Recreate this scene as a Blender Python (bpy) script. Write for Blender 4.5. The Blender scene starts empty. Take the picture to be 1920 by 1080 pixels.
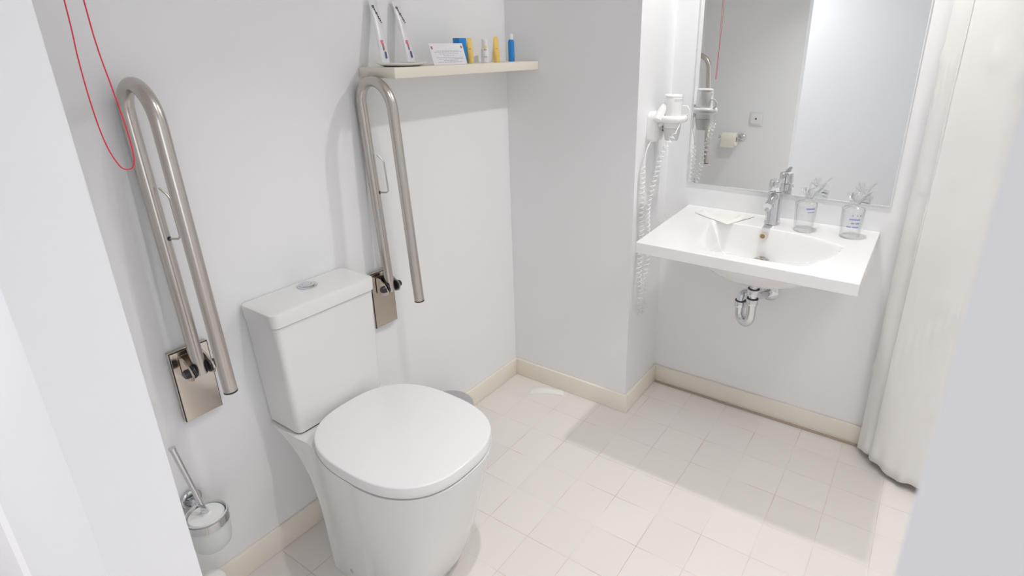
import bpy, bmesh, math, random
from mathutils import Vector, Matrix
random.seed(7)
S = bpy.context.scene
COL = S.collection
PI = math.pi

# ------------------------------------------------------------------ camera
cd = bpy.data.cameras.new('camera'); cam = bpy.data.objects.new('camera', cd); COL.objects.link(cam)
yaw, pitch, roll, FPX = 0.5872, 0.3593, -0.0073, 1078.286
f = Vector((math.cos(yaw)*math.cos(pitch), math.sin(yaw)*math.cos(pitch), -math.sin(pitch)))
rt = Vector((math.sin(yaw), -math.cos(yaw), 0)); up = rt.cross(f)
r2 = rt*math.cos(roll)+up*math.sin(roll); u2 = -rt*math.sin(roll)+up*math.cos(roll)
M = Matrix((r2, u2, -f)).transposed().to_4x4(); M.translation = Vector((-1.9338, -1.5054, 1.5))
cam.matrix_world = M
cd.sensor_width = 36; cd.lens = FPX/1920*36
cd.shift_x = -76.587/1920; cd.shift_y = -51.535/1920
cd.clip_start = 0.01
cd.dof.use_dof = True; cd.dof.focus_distance = 2.1; cd.dof.aperture_fstop = 11
S.camera = cam

# ------------------------------------------------------------------ view and light
S.view_settings.view_transform = 'Standard'; S.view_settings.look = 'None'
S.view_settings.gamma = 1; S.view_settings.use_curve_mapping = False
S.view_settings.exposure = -0.08
S.cycles.max_bounces = 14; S.cycles.diffuse_bounces = 8; S.cycles.glossy_bounces = 6
S.cycles.transmission_bounces = 12; S.cycles.transparent_max_bounces = 48
S.cycles.sample_clamp_indirect = 6
S.cycles.caustics_reflective = False; S.cycles.caustics_refractive = False
w = bpy.data.worlds.new('world'); S.world = w; w.use_nodes = True
w.node_tree.nodes['Background'].inputs[0].default_value = (0.75, 0.83, 1.0, 1)
w.node_tree.nodes['Background'].inputs[1].default_value = 0.4
CEIL = 2.33
def area(name, loc, size, power, color, rot=(0,0,0), shape='DISK', sy=None, spread=180):
    l = bpy.data.lights.new(name, 'AREA'); l.shape = shape; l.size = size
    if sy: l.size_y = sy
    l.energy = power; l.color = color; l.spread = math.radians(spread)
    o = bpy.data.objects.new(name, l); COL.objects.link(o); o.location = loc; o.rotation_euler = rot
    return o
LAMP1 = (-0.005, -1.10); LAMP2 = (-1.06, -1.02); LAMP3 = (-0.85, -2.0)
area('lamp_light_washbasin', (LAMP1[0], LAMP1[1], CEIL-0.012), 0.05, 8.4, (1.0, 0.99, 0.97), spread=150)
area('lamp_light_toilet', (LAMP2[0], LAMP2[1], CEIL-0.012), 0.05, 3.6, (1.0, 0.99, 0.97), spread=100)
area('shower_fill_light', (LAMP3[0], LAMP3[1], CEIL-0.012), 0.45, 5.0, (1.0, 0.99, 0.97), spread=130)  # unseen soft light added to fill the shower corner
# unseen area light added as daylight fill through the doorway
area('doorway_daylight_fill', (-2.95, -3.9, 1.35), 1.1, 17, (0.93, 0.95, 1.0), (PI/2, 0, 0), 'RECTANGLE', 1.8)
# unseen fill light added under the outer room's ceiling
area('outer_room_fill', (-2.7, 0.1, 2.36), 0.6, 27, (0.97, 0.97, 1.0))

# ------------------------------------------------------------------ materials
def mat(name, col, rough=0.5, metal=0.0, bump=0.0, bscale=200, var=0.0, vscale=3, coat=0.0, spec=0.5, emit=None):
    m = bpy.data.materials.new(name); m.use_nodes = True; nt = m.node_tree; b = nt.nodes['Principled BSDF']
    b.inputs['Base Color'].default_value = (*col, 1); b.inputs['Roughness'].default_value = rough
    b.inputs['Metallic'].default_value = metal; b.inputs['Coat Weight'].default_value = coat
    b.inputs['Specular IOR Level'].default_value = spec
    tc = nt.nodes.new('ShaderNodeTexCoord')
    if var:
        n = nt.nodes.new('ShaderNodeTexNoise'); n.inputs['Scale'].default_value = vscale; n.inputs['Detail'].default_value = 4
        nt.links.new(tc.outputs['Object'], n.inputs['Vector'])
        mx = nt.nodes.new('ShaderNodeMix'); mx.data_type = 'RGBA'
        nt.links.new(n.outputs['Fac'], mx.inputs[0])
        mx.inputs[6].default_value = (*[c*(1-var) for c in col], 1); mx.inputs[7].default_value = (*[min(1, c*(1+var)) for c in col], 1)
        nt.links.new(mx.outputs[2], b.inputs['Base Color'])
    if bump:
        n = nt.nodes.new('ShaderNodeTexNoise'); n.inputs['Scale'].default_value = bscale; n.inputs['Detail'].default_value = 3
        nt.links.new(tc.outputs['Object'], n.inputs['Vector'])
        bp = nt.nodes.new('ShaderNodeBump'); bp.inputs['Strength'].default_value = bump; bp.inputs['Distance'].default_value = 0.002
        nt.links.new(n.outputs['Fac'], bp.inputs['Height']); nt.links.new(bp.outputs['Normal'], b.inputs['Normal'])
    return m
m_wall = mat('white_wall_paint', (0.85, 0.854, 0.866), 0.42, bump=0.04, bscale=60, var=0.008, vscale=2, spec=0.4)
m_hall = mat('outer_room_toned_down', (0.72, 0.725, 0.735), 0.5, bump=0.04, bscale=60, var=0.008, vscale=2, spec=0.3)  # darker tone put into the colour to offset the strong fill light
m_ceil = mat('ceiling_paint', (0.90, 0.90, 0.90), 0.8)
m_base = mat('cream_baseboard', (0.85, 0.805, 0.72), 0.35, var=0.02, vscale=8, bump=0.05, bscale=30)
m_ceramic = mat('white_ceramic', (0.765, 0.765, 0.755), 0.09, var=0.004, coat=0.2)
m_sink = mat('washbasin_ceramic', (0.835, 0.835, 0.83), 0.08, var=0.004, coat=0.2)
m_seat = mat('seat_plastic', (0.80, 0.80, 0.805), 0.2, var=0.004)
m_steel = mat('brushed_steel', (0.56, 0.52, 0.485), 0.27, 1.0, bump=0.06, bscale=400, var=0.04, vscale=20)
m_plate = mat('satin_steel_plate', (0.62, 0.56, 0.50), 0.16, 1.0, var=0.03, vscale=20)
m_chrome = mat('chrome', (0.70, 0.71, 0.73), 0.05, 1.0, var=0.01)
m_black = mat('black_plastic', (0.02, 0.02, 0.03), 0.3, var=0.05)
m_dark = mat('dark_gap', (0.08, 0.075, 0.07), 0.6, var=0.05)  # near-black fill standing in for shade in narrow gaps
m_red = mat('red_cord', (0.80, 0.03, 0.06), 0.5, var=0.03)
m_curt = mat('white_curtain_cloth', (0.80, 0.79, 0.77), 0.75, bump=0.12, bscale=25, var=0.015, vscale=6)
m_hem = mat('curtain_hem_cloth', (0.83, 0.82, 0.80), 0.75, bump=0.2, bscale=60, var=0.02)
m_whitep = mat('white_plastic', (0.86, 0.86, 0.86), 0.25, var=0.005)
m_shelf = mat('cream_shelf_laminate', (0.80, 0.76, 0.66), 0.4, var=0.02, vscale=5)
m_paper = mat('white_paper', (0.84, 0.83, 0.80), 0.8, var=0.01, bump=0.1, bscale=40)
m_card = mat('card_paper', (0.80, 0.79, 0.82), 0.7, var=0.01)
m_ink = mat('purple_ink', (0.45, 0.42, 0.62), 0.7, var=0.02)
m_blacki = mat('black_ink', (0.03, 0.03, 0.04), 0.6, var=0.02)
m_blue = mat('blue_plastic', (0.015, 0.23, 0.62), 0.35, var=0.03)
m_yel = mat('yellow_plastic', (0.86, 0.58, 0.16), 0.35, var=0.03)
m_yel2 = mat('lemon_cap', (0.86, 0.74, 0.22), 0.35, var=0.03)
m_pink = mat('pink_plastic', (0.85, 0.16, 0.20), 0.4, var=0.03)
m_navy = mat('navy_plastic', (0.05, 0.07, 0.25), 0.4, var=0.03)
m_bluei = mat('blue_ink', (0.22, 0.28, 0.55), 0.5, var=0.02)
m_grey = mat('grey_bin_plastic', (0.42, 0.42, 0.43), 0.45, var=0.02)
m_beige = mat('overflow_brass', (0.82, 0.68, 0.54), 0.35, 0.0, var=0.03)
m_roll = mat('toilet_paper', (0.83, 0.79, 0.70), 0.9, var=0.02, bump=0.2, bscale=90)
m_greyd = mat('pale_grey_plastic', (0.70, 0.69, 0.69), 0.3, var=0.02)

def glassy(name, col, rough, thin=None):
    m = bpy.data.materials.new(name); m.use_nodes = True; nt = m.node_tree; nt.nodes.clear()
    out = nt.nodes.new('ShaderNodeOutputMaterial')
    n = nt.nodes.new('ShaderNodeTexNoise'); n.inputs['Scale'].default_value = 30
    tc = nt.nodes.new('ShaderNodeTexCoord'); nt.links.new(tc.outputs['Object'], n.inputs['Vector'])
    bp = nt.nodes.new('ShaderNodeBump'); bp.inputs['Strength'].default_value = 0.02 if thin is None else 0.6
    bp.inputs['Distance'].default_value = 0.003
    nt.links.new(n.outputs['Fac'], bp.inputs['Height'])
    if thin is None:
        g = nt.nodes.new('ShaderNodeBsdfGlass'); g.inputs['Color'].default_value = (*col, 1); g.inputs['Roughness'].default_value = rough
        g.inputs['IOR'].default_value = 1.45
        nt.links.new(bp.outputs['Normal'], g.inputs['Normal']); nt.links.new(g.outputs[0], out.inputs[0])
    else:
        a = nt.nodes.new('ShaderNodeBsdfTransparent'); a.inputs[0].default_value = (*col, 1)
        b = nt.nodes.new('ShaderNodeBsdfGlossy'); b.inputs['Roughness'].default_value = rough
        fr0 = nt.nodes.new('ShaderNodeLayerWeight'); fr0.inputs['Blend'].default_value = 0.5
        pw = nt.nodes.new('ShaderNodeMath'); pw.operation = 'POWER'; pw.inputs[1].default_value = 3.0; nt.links.new(fr0.outputs['Facing'], pw.inputs[0])
        fr = nt.nodes.new('ShaderNodeMath'); fr.operation = 'MULTIPLY_ADD'; fr.inputs[1].default_value = thin; fr.inputs[2].default_value = 0.05; nt.links.new(pw.outputs[0], fr.inputs[0])
        nt.links.new(bp.outputs['Normal'], b.inputs['Normal']); nt.links.new(bp.outputs['Normal'], fr0.inputs['Normal'])
        mx = nt.nodes.new('ShaderNodeMixShader'); nt.links.new(fr.outputs[0], mx.inputs[0])
        nt.links.new(a.outputs[0], mx.inputs[1]); nt.links.new(b.outputs[0], mx.inputs[2]); nt.links.new(mx.outputs[0], out.inputs[0])
    return m
m_film = glassy('clear_film', (0.993, 0.993, 0.995), 0.10, 0.95)
m_glass = glassy('clear_tumbler_glass', (0.985, 0.99, 0.99), 0.03, 0.45)
m_frost = mat('frosted_glass', (0.74, 0.77, 0.76), 0.4, var=0.01)
m_frost.node_tree.nodes['Principled BSDF'].inputs['Transmission Weight'].default_value = 0.10
m_mirror = mat('mirror_silver', (0.925, 0.94, 0.925), 0.0, 1.0)
m_mirror.node_tree.nodes['Principled BSDF'].inputs['Roughness'].default_value = 0.0
m_edge = mat('mirror_glass_edge', (0.86, 0.88, 0.87), 0.15, var=0.02)

# floor tile: 157 mm square tiles with thin worn joints
m_floor = bpy.data.materials.new('ceramic_floor_tiles'); m_floor.use_nodes = True
nt = m_floor.node_tree; b = nt.nodes['Principled BSDF']
def N(t, **k):
    n = nt.nodes.new(t)
    for a, v in k.items(): setattr(n, a, v)
    return n
def math_(op, a, bb=None, c=None):
    n = N('ShaderNodeMath', operation=op)
    for i, v in enumerate((a, bb, c)):
        if v is None: continue
        if isinstance(v, (int, float)): n.inputs[i].default_value = v
        else: nt.links.new(v, n.inputs[i])
    return n.outputs[0]
tc = N('ShaderNodeTexCoord'); sx = N('ShaderNodeSeparateXYZ'); nt.links.new(tc.outputs['Object'], sx.inputs[0])
wob = N('ShaderNodeTexNoise'); wob.inputs['Scale'].default_value = 14; nt.links.new(tc.outputs['Object'], wob.inputs['Vector'])
wv = math_('MULTIPLY', math_('SUBTRACT', wob.outputs['Fac'], 0.5), 0.03)
def jointdist(o, off):
    q = math_('ADD', math_('MULTIPLY', math_('ADD', o, off), 1/0.157), wv)
    q = math_('ABSOLUTE', math_('SUBTRACT', math_('FRACT', q), 0.5))
    return math_('SUBTRACT', 0.5, q)
dx = jointdist(sx.outputs['X'], 1.57*2); dy = jointdist(sx.outputs['Y'], 1.57*2+0.005)
dm = math_('MINIMUM', dx, dy)
lm = N('ShaderNodeMapRange'); lm.inputs[1].default_value = 0.003; lm.inputs[2].default_value = 0.011; lm.inputs[3].default_value = 1; lm.inputs[4].default_value = 0
nt.links.new(dm, lm.inputs[0])
wn = N('ShaderNodeTexNoise'); wn.inputs['Scale'].default_value = 7; wn.inputs['Detail'].default_value = 5; nt.links.new(tc.outputs['Object'], wn.inputs['Vector'])
wm = N('ShaderNodeMapRange'); wm.inputs[1].default_value = 0.42; wm.inputs[2].default_value = 0.66; wm.inputs[3].default_value = 0.12; wm.inputs[4].default_value = 1.0
nt.links.new(wn.outputs['Fac'], wm.inputs[0])
fac = math_('MULTIPLY', lm.outputs[0], math_('MULTIPLY', wm.outputs[0], 0.62))
# slight tone difference tile to tile
fl = N('ShaderNodeVectorMath', operation='FLOOR'); sc_ = N('ShaderNodeVectorMath', operation='SCALE'); sc_.inputs['Scale'].default_value = 1/0.157
nt.links.new(tc.outputs['Object'], sc_.inputs[0]); nt.links.new(sc_.outputs[0], fl.inputs[0])
wh = N('ShaderNodeTexWhiteNoise'); nt.links.new(fl.outputs[0], wh.inputs['Vector'])
mx0 = N('ShaderNodeMix', data_type='RGBA'); nt.links.new(wh.outputs['Value'], mx0.inputs[0])
mx0.inputs[6].default_value = (0.765, 0.725, 0.695, 1); mx0.inputs[7].default_value = (0.795, 0.755, 0.722, 1)
mx1 = N('ShaderNodeMix', data_type='RGBA'); nt.links.new(fac, mx1.inputs[0]); nt.links.new(mx0.outputs[2], mx1.inputs[6])
mx1.inputs[7].default_value = (0.42, 0.32, 0.22, 1); nt.links.new(mx1.outputs[2], b.inputs['Base Color'])
b.inputs['Roughness'].default_value = 0.34
bp = N('ShaderNodeBump'); bp.inputs['Strength'].default_value = 0.3; bp.inputs['Distance'].default_value = 0.001
nt.links.new(math_('SUBTRACT', 1.0, lm.outputs[0]), bp.inputs['Height']); nt.links.new(bp.outputs[0], b.inputs['Normal'])

m_lamp = bpy.data.materials.new('lamp_lens'); m_lamp.use_nodes = True
e = m_lamp.node_tree.nodes['Principled BSDF']; e.inputs['Emission Color'].default_value = (1, 0.96, 0.9, 1); e.inputs['Emission Strength'].default_value = 3

# ------------------------------------------------------------------ mesh helpers
def B(): return bmesh.new()
def obj(name, bm, m, parent=None, smooth=True, angle=0.6):
    bmesh.ops.recalc_face_normals(bm, faces=bm.faces)
    me = bpy.data.meshes.new(name); bm.to_mesh(me); bm.free()
    for mm in (m if isinstance(m, (list, tuple)) else [m]): me.materials.append(mm)
    if smooth:
        for p in me.polygons: p.use_smooth = True
        me.set_sharp_from_angle(angle=angle)
    o = bpy.data.objects.new(name, me); COL.objects.link(o)
    if parent is not None:
        o.parent = parent; o.matrix_parent_inverse = Matrix.Translation(parent_loc(parent)).inverted()
    return o
def parent_loc(p):
    # every mesh is modelled in world coordinates; only the empties carry a location
    return p.location.copy() if p.type == 'EMPTY' else Vector((0, 0, 0))
def thing(name, label, cat, loc, group=None):
    o = bpy.data.objects.new(name, None); COL.objects.link(o); o.location = loc; o.empty_display_size = 0.05
    o['label'] = label; o['category'] = cat
    if group: o['group'] = group
    return o
def tag(o, label, cat, group=None):
    o['label'] = label; o['category'] = cat
    if group: o['group'] = group
    return o
def struct(name, bm, m, **k):
    o = obj(name, bm, m, **k); o['kind'] = 'structure'; return o
def box(bm, x0, x1, y0, y1, z0, z1, bev=0.0, seg=2, mi=0):
    vs = [bm.verts.new((x, y, z)) for x in (x0, x1) for y in (y0, y1) for z in (z0, z1)]
    fs = [bm.faces.new([vs[i] for i in q]) for q in ((0,1,3,2),(4,6,7,5),(0,4,5,1),(2,3,7,6),(0,2,6,4),(1,5,7,3))]
    for q in fs: q.material_index = mi
    if bev:
        es = list({e for q in fs for e in q.edges})
        bmesh.ops.bevel(bm, geom=es, offset=bev, segments=seg, affect='EDGES', profile=0.5)
    return vs
def frame(t):
    t = t.normalized(); a = Vector((0, 0, 1)) if abs(t.z) < 0.9 else Vector((0, 1, 0))
    n = t.cross(a).normalized(); return n, t.cross(n).normalized()
def tube(bm, pts, r, n=16, cap=True, closed=False):
    pts = [Vector(p) for p in pts]; K = len(pts)
    tang = []
    for i in range(K):
        if closed: t = pts[(i+1) % K]-pts[i-1]
        else: t = pts[min(i+1, K-1)]-pts[max(i-1, 0)]
        tang.append(t.normalized())
    nrm, _ = frame(tang[0]); rings = []
    for i in range(K):
        nrm = (nrm-tang[i]*nrm.dot(tang[i])).normalized(); bn = tang[i].cross(nrm)
        rr = r[i] if isinstance(r, (list, tuple)) else r
        rings.append([bm.verts.new(pts[i]+(nrm*math.cos(2*PI*k/n)+bn*math.sin(2*PI*k/n))*rr) for k in range(n)])
    for i in range(K if closed else K-1):
        a, c = rings[i], rings[(i+1) % K]
        for k in range(n): bm.faces.new((a[k], a[(k+1) % n], c[(k+1) % n], c[k]))
    if cap and not closed: bm.faces.new(rings[0][::-1]); bm.faces.new(rings[-1])
def lathe(bm, prof, c=(0,0,0), n=40, axis=(0,0,1), close=False):
    c = Vector(c); ax = Vector(axis).normalized(); u, v = frame(ax); rings = []
    for r, h in prof:
        if r < 1e-6: rings.append([bm.verts.new(c+ax*h)])
        else: rings.append([bm.verts.new(c+ax*h+(u*math.cos(2*PI*k/n)+v*math.sin(2*PI*k/n))*r) for k in range(n)])
    if close: rings.append(rings[0])
    for a, d in zip(rings, rings[1:]):
        for k in range(n):
            if len(a) == 1 and len(d) == 1: continue
            if len(a) == 1: bm.faces.new((a[0], d[k], d[(k+1) % n]))
            elif len(d) == 1: bm.faces.new((a[k], a[(k+1) % n], d[0]))
            else: bm.faces.new((a[k], a[(k+1) % n], d[(k+1) % n], d[k]))
def loft(bm, secs, cap=True):
    rings = [[bm.verts.new(p) for p in s] for s in secs]; n = len(rings[0])
    for a, d in zip(rings, rings[1:]):
        for k in range(n): bm.faces.new((a[k], a[(k+1) % n], d[(k+1) % n], d[k]))
    if cap: bm.faces.new(rings[0][::-1]); bm.faces.new(rings[-1])
def rrect(x0, x1, y0, y1, r, n=6):
    out = []
    for cx, cy, a0 in ((x1-r, y1-r, 0), (x0+r, y1-r, PI/2), (x0+r, y0+r, PI), (x1-r, y0+r, 1.5*PI)):
        for k in range(n+1):
            a = a0+PI/2*k/n; out.append((cx+r*math.cos(a), cy+r*math.sin(a)))
    return out
def catmull(P, m=8):
    P = [Vector(p) for p in P]; Q = [P[0]*2-P[1]]+P+[P[-1]*2-P[-2]]; out = []
    for i in range(1, len(Q)-2):
        a, b_, c, d = Q[i-1:i+3]
        for k in range(m):
            t = k/m; out.append(0.5*((2*b_)+(c-a)*t+(2*a-5*b_+4*c-d)*t*t+(3*b_-a-3*c+d)*t**3))
    out.append(P[-1]); return out

# ------------------------------------------------------------------ room shell
R, W = 0.307, 0.588; XD = -1.68; XO = -1.784; YF = -2.45
D0, D1 = -0.67, -1.527     # door opening in the left wall
bm = B(); box(bm, -3.7, 0.45, -4.2, 0.12, -0.1, 0.0); struct('floor', bm, m_floor, smooth=False)
bm = B(); box(bm, XO, 0.45, YF, 0.12, CEIL, CEIL+0.1); struct('ceiling', bm, m_ceil, smooth=False)
bm = B(); box(bm, XO, 0.45, 0, 0.12, 0, CEIL); struct('wall_back', bm, m_wall, smooth=False)
bm = B(); box(bm, 0, R+0.13, -W, 0, 0, CEIL); struct('wall_pier', bm, m_wall, smooth=False)
bm = B(); box(bm, R, R+0.13, YF, -W, 0, CEIL); struct('wall_right', bm, m_wall, smooth=False)
bm = B(); box(bm, XO, R+0.13, YF-0.12, YF, 0, CEIL); struct('wall_front', bm, m_wall, smooth=False)
bm = B()
box(bm, XO, XD, D0, 0, 0, CEIL)
D1o, D1i = -1.518, -1.565
loft(bm, [[Vector((XO, YF, z)), Vector((XO, D1o, z)), Vector((XD, D1i, z)), Vector((XD, YF, z))] for z in (0, CEIL)])
box(bm, XO+0.0005, XD-0.0005, D1i, D0, 2.1, CEIL)
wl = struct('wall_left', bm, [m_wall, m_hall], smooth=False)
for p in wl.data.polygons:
    if p.normal.x < -0.9: p.material_index = 1      # outer face takes the toned-down outer room colour
# the room outside the door
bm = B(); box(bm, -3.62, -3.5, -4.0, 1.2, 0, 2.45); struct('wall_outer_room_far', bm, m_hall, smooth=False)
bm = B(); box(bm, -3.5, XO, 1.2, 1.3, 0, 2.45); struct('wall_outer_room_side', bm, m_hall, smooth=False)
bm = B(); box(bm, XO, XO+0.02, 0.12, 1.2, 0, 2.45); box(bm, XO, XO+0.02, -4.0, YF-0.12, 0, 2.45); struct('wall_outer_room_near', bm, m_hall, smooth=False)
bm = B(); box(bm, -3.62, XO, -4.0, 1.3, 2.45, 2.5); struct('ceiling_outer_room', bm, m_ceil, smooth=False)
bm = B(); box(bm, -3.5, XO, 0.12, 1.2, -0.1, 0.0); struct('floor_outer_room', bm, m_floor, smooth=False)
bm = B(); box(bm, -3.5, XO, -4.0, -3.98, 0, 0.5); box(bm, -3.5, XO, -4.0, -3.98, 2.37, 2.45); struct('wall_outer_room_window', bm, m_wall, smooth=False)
# baseboards
T, HB = 0.012, 0.0855
def bb(name, x0, x1, y0, y1):
    bm = B(); box(bm, x0, x1, y0, y1, 0, HB, 0.003, 2); struct(name, bm, m_base)
bb('baseboard_back', XD, 0.0, -T, 0.0)
bb('baseboard_pier', -T, 0.0, -W-T, -T)
bb('baseboard_pier_side', 0.0, R-T, -W-T, -W)
bb('baseboard_right', R-T, R, YF, -W)
bb('baseboard_left', XD, XD+T, D0+0.002, -T)
bm = B(); box(bm, R-T-0.010, R-T+0.0005, YF, -W-T, 0.0, 0.006); struct('trim_1', bm, mat('floor_joint_sealant', (0.45, 0.38, 0.30), 0.7, var=0.06, vscale=20), smooth=False)

# recessed downlights
def downlight(x, y, label, k=1.0):
    t = thing('downlight', label, 'light', (x, y, CEIL), 'recessed ceiling spotlights')
    bm = B(); lathe(bm, [(0.034*k+0.011, -0.001), (0.034*k+0.012, -0.006), (0.034*k+0.006, -0.009), (0.034*k, -0.006), (0.034*k, -0.001)], (x, y, CEIL), close=True); obj('trim_ring', bm, m_chrome, t)
    bm = B(); lathe(bm, [(0, -0.0005), (0.034*k-0.001, -0.0005), (0.034*k-0.001, -0.003), (0, -0.003)], (x, y, CEIL)); obj('lens', bm, m_lamp, t)
downlight(*LAMP1, 'round ceiling spotlight above the washbasin')
downlight(*LAMP2, 'round ceiling spotlight above the toilet')
downlight(*LAMP3, 'added wide round ceiling fill light above the shower corner', 6.8)  # unseen fixture added to go with the shower fill light

# ------------------------------------------------------------------ mirror
MY0, MY1, MZ0, MZ1 = -0.6818, -1.4137, 0.9662, 2.05
t = thing('mirror', 'large frameless wall mirror hung above the washbasin', 'mirror', (R, (MY0+MY1)/2, MZ0))
bm = B(); box(bm, R-0.0046, R-0.0002, MY1, MY0, MZ0, MZ1); obj('backing_edge', bm, m_edge, t, smooth=False)
bm = B(); box(bm, R-0.0052, R-0.0047, MY1+0.003, MY0-0.003, MZ0+0.003, MZ1-0.003); obj('mirror_glass', bm, m_mirror, t, smooth=False)

# ------------------------------------------------------------------ toilet
XC = -1.055
toilet = thing('toilet', 'white close-coupled toilet with closed lid against the back wall', 'toilet', (XC, -0.3, 0))
def outline(z, n=44):
    """half outlines of the pan at height z"""
    k = z/0.462
    # rear face curve
    RC = [(0.0, -0.194), (0.06, -0.192), (0.16, -0.190), (0.26, -0.182), (0.33, -0.163), (0.375, -0.140), (0.405, -0.115), (0.43, -0.080), (0.45, -0.045), (0.462, -0.015)]
    for (z0, y0), (z1, y1) in zip(RC, RC[1:]):
        if z0 <= z <= z1+1e-9: yr = y0+(y1-y0)*(z-z0)/(z1-z0)
    rh = 0.150+0.010*k
    s = k**0.8
    ea = 0.135+0.0635*s; yc = -0.355-0.06*s; eb = 0.160+0.0840*s; ex = 3.4-0.8*s
    yf = yc-eb
    left = []
    for i in range(n+1):
        t_ = i/n; y = yr+(yf-yr)*(1-math.cos(t_*PI))/2
        if i == 0: hw = rh-0.012
        else:
            d = abs((y-yc)/eb)
            e1 = ea*max(0, 1-min(1, d)**ex)**(1/ex)
            e0 = rh if y > yc-0.02 else 0
            p = 14
            hw = max(e0, e1) if (e1 <= 0 or e0 <= 0) else (e0**p+e1**p)**(1/p)*0.985
            if y > yr-0.012: hw = min(hw, rh-0.012*(1-(yr-y)/0.012))
        left.append((hw, y))
    pts = [Vector((XC-h, y, z)) for h, y in left]+[Vector((XC+h, y, z)) for h, y in left[::-1][1:]]
    return pts
bm = B(); zs = [0.0, 0.004, 0.06, 0.12, 0.18, 0.24, 0.29, 0.33, 0.36, 0.385, 0.41, 0.43, 0.445, 0.456, 0.462]
loft(bm, [outline(z) for z in zs]); pan = obj('pan', bm, m_ceramic, toilet, angle=0.9)
def blob(z, a, bb_, yc, ex=2.6, n=72, yclip=None):
    out = []
    for k in range(n):
        t_ = 2*PI*k/n; c, s = math.cos(t_), math.sin(t_)
        x = XC+math.copysign(abs(c)**(2/ex), c)*a; y = yc+math.copysign(abs(s)**(2/ex), s)*bb_
        if yclip is not None: y = min(y, yclip)
        out.append(Vector((x, y, z)))
    return out
SA, SB, SY = 0.1995, 0.2425, -0.4155
bm = B(); loft(bm, [blob(0.4650, SA-0.006, SB-0.006, SY), blob(0.4660, SA-0.003, SB-0.003, SY), blob(0.4735, SA-0.003, SB-0.003, SY)]); obj('seat', bm, m_seat, toilet)
bm = B(); loft(bm, [blob(0.4740, SA-0.003, SB-0.003, SY), blob(0.4750, SA, SB, SY), blob(0.4975, SA, SB, SY), blob(0.4995, SA-0.0008, SB-0.0008, SY), blob(0.5008, SA-0.0028, SB-0.0028, SY), blob(0.5013, SA-0.006, SB-0.006, SY), blob(0.5025, SA-0.10, SB-0.12, SY)])
obj('seat_lid', bm, m_seat, toilet, angle=0.75)
bm = B(); loft(bm, [blob(0.4615, SA-0.0085, SB-0.0085, SY), blob(0.4650, SA-0.0085, SB-0.0085, SY)]); obj('seat_gap', bm, m_dark, toilet)
for s in (-1, 1):
    bm = B(); lathe(bm, [(0, 0), (0.012, 0), (0.012, 0.02), (0.010, 0.023), (0, 0.023)], (XC+s*0.075, -0.176, 0.461)); obj('hinge', bm, m_seat, toilet)
# cistern
bm = B()
def crect(z, hw, y0, y1, r): return [Vector((x, y, z)) for x, y in rrect(XC-hw, XC+hw, y1, y0, r)]
loft(bm, [crect(0.4655, 0.1475, -0.002, -0.149, 0.016), crect(0.4685, 0.1505, -0.002, -0.1525, 0.018), crect(0.60, 0.1555, -0.002, -0.153, 0.017), crect(0.8025, 0.162, -0.002, -0.154, 0.016)])
cist = obj('cistern', bm, m_ceramic, toilet)
bm = B(); loft(bm, [crect(0.4615, 0.140, -0.006, -0.1485, 0.016), crect(0.4660, 0.146, -0.006, -0.1485, 0.016)]); obj('cistern_gasket', bm, m_dark, toilet)
bm = B(); loft(bm, [crect(0.8020, 0.1600, -0.004, -0.1520, 0.015), crect(0.8065, 0.1600, -0.004, -0.1520, 0.015)]); obj('lid_gap', bm, m_dark, toilet)
bm = B(); loft(bm, [crect(0.8055, 0.1655, -0.001, -0.1585, 0.020), crect(0.8070, 0.167, -0.001, -0.160, 0.021), crect(0.8400, 0.168, -0.001, -0.161, 0.022), crect(0.8435, 0.1667, -0.002, -0.1597, 0.021), crect(0.8450, 0.1640, -0.004, -0.1570, 0.019), crect(0.8457, 0.155, -0.012, -0.148, 0.014)])
lid = obj('cistern_lid', bm, m_ceramic, toilet, angle=0.7)
bm = B(); BC = (XC+0.012, -0.050, 0.8457)
lathe(bm, [(0, 0), (0.028, 0), (0.028, 0.003), (0.0255, 0.0045), (0.023, 0.003), (0, 0.003)], BC, 36)
lathe(bm, [(0.0215, 0.003), (0.0215, 0.0055), (0.0205, 0.006), (0.0135, 0.006), (0.0125, 0.0040), (0.0112, 0.0065), (0, 0.0070)], BC, 36)
obj('flush_button', bm, m_chrome, lid)
bm = B(); lathe(bm, [(0, 0), (0.008, 0), (0.007, 0.003), (0, 0.004)], (XC-0.1505, -0.30, 0.045), 16, axis=(-1, 0, 0)); obj('screw_cap', bm, m_chrome, toilet)

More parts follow.
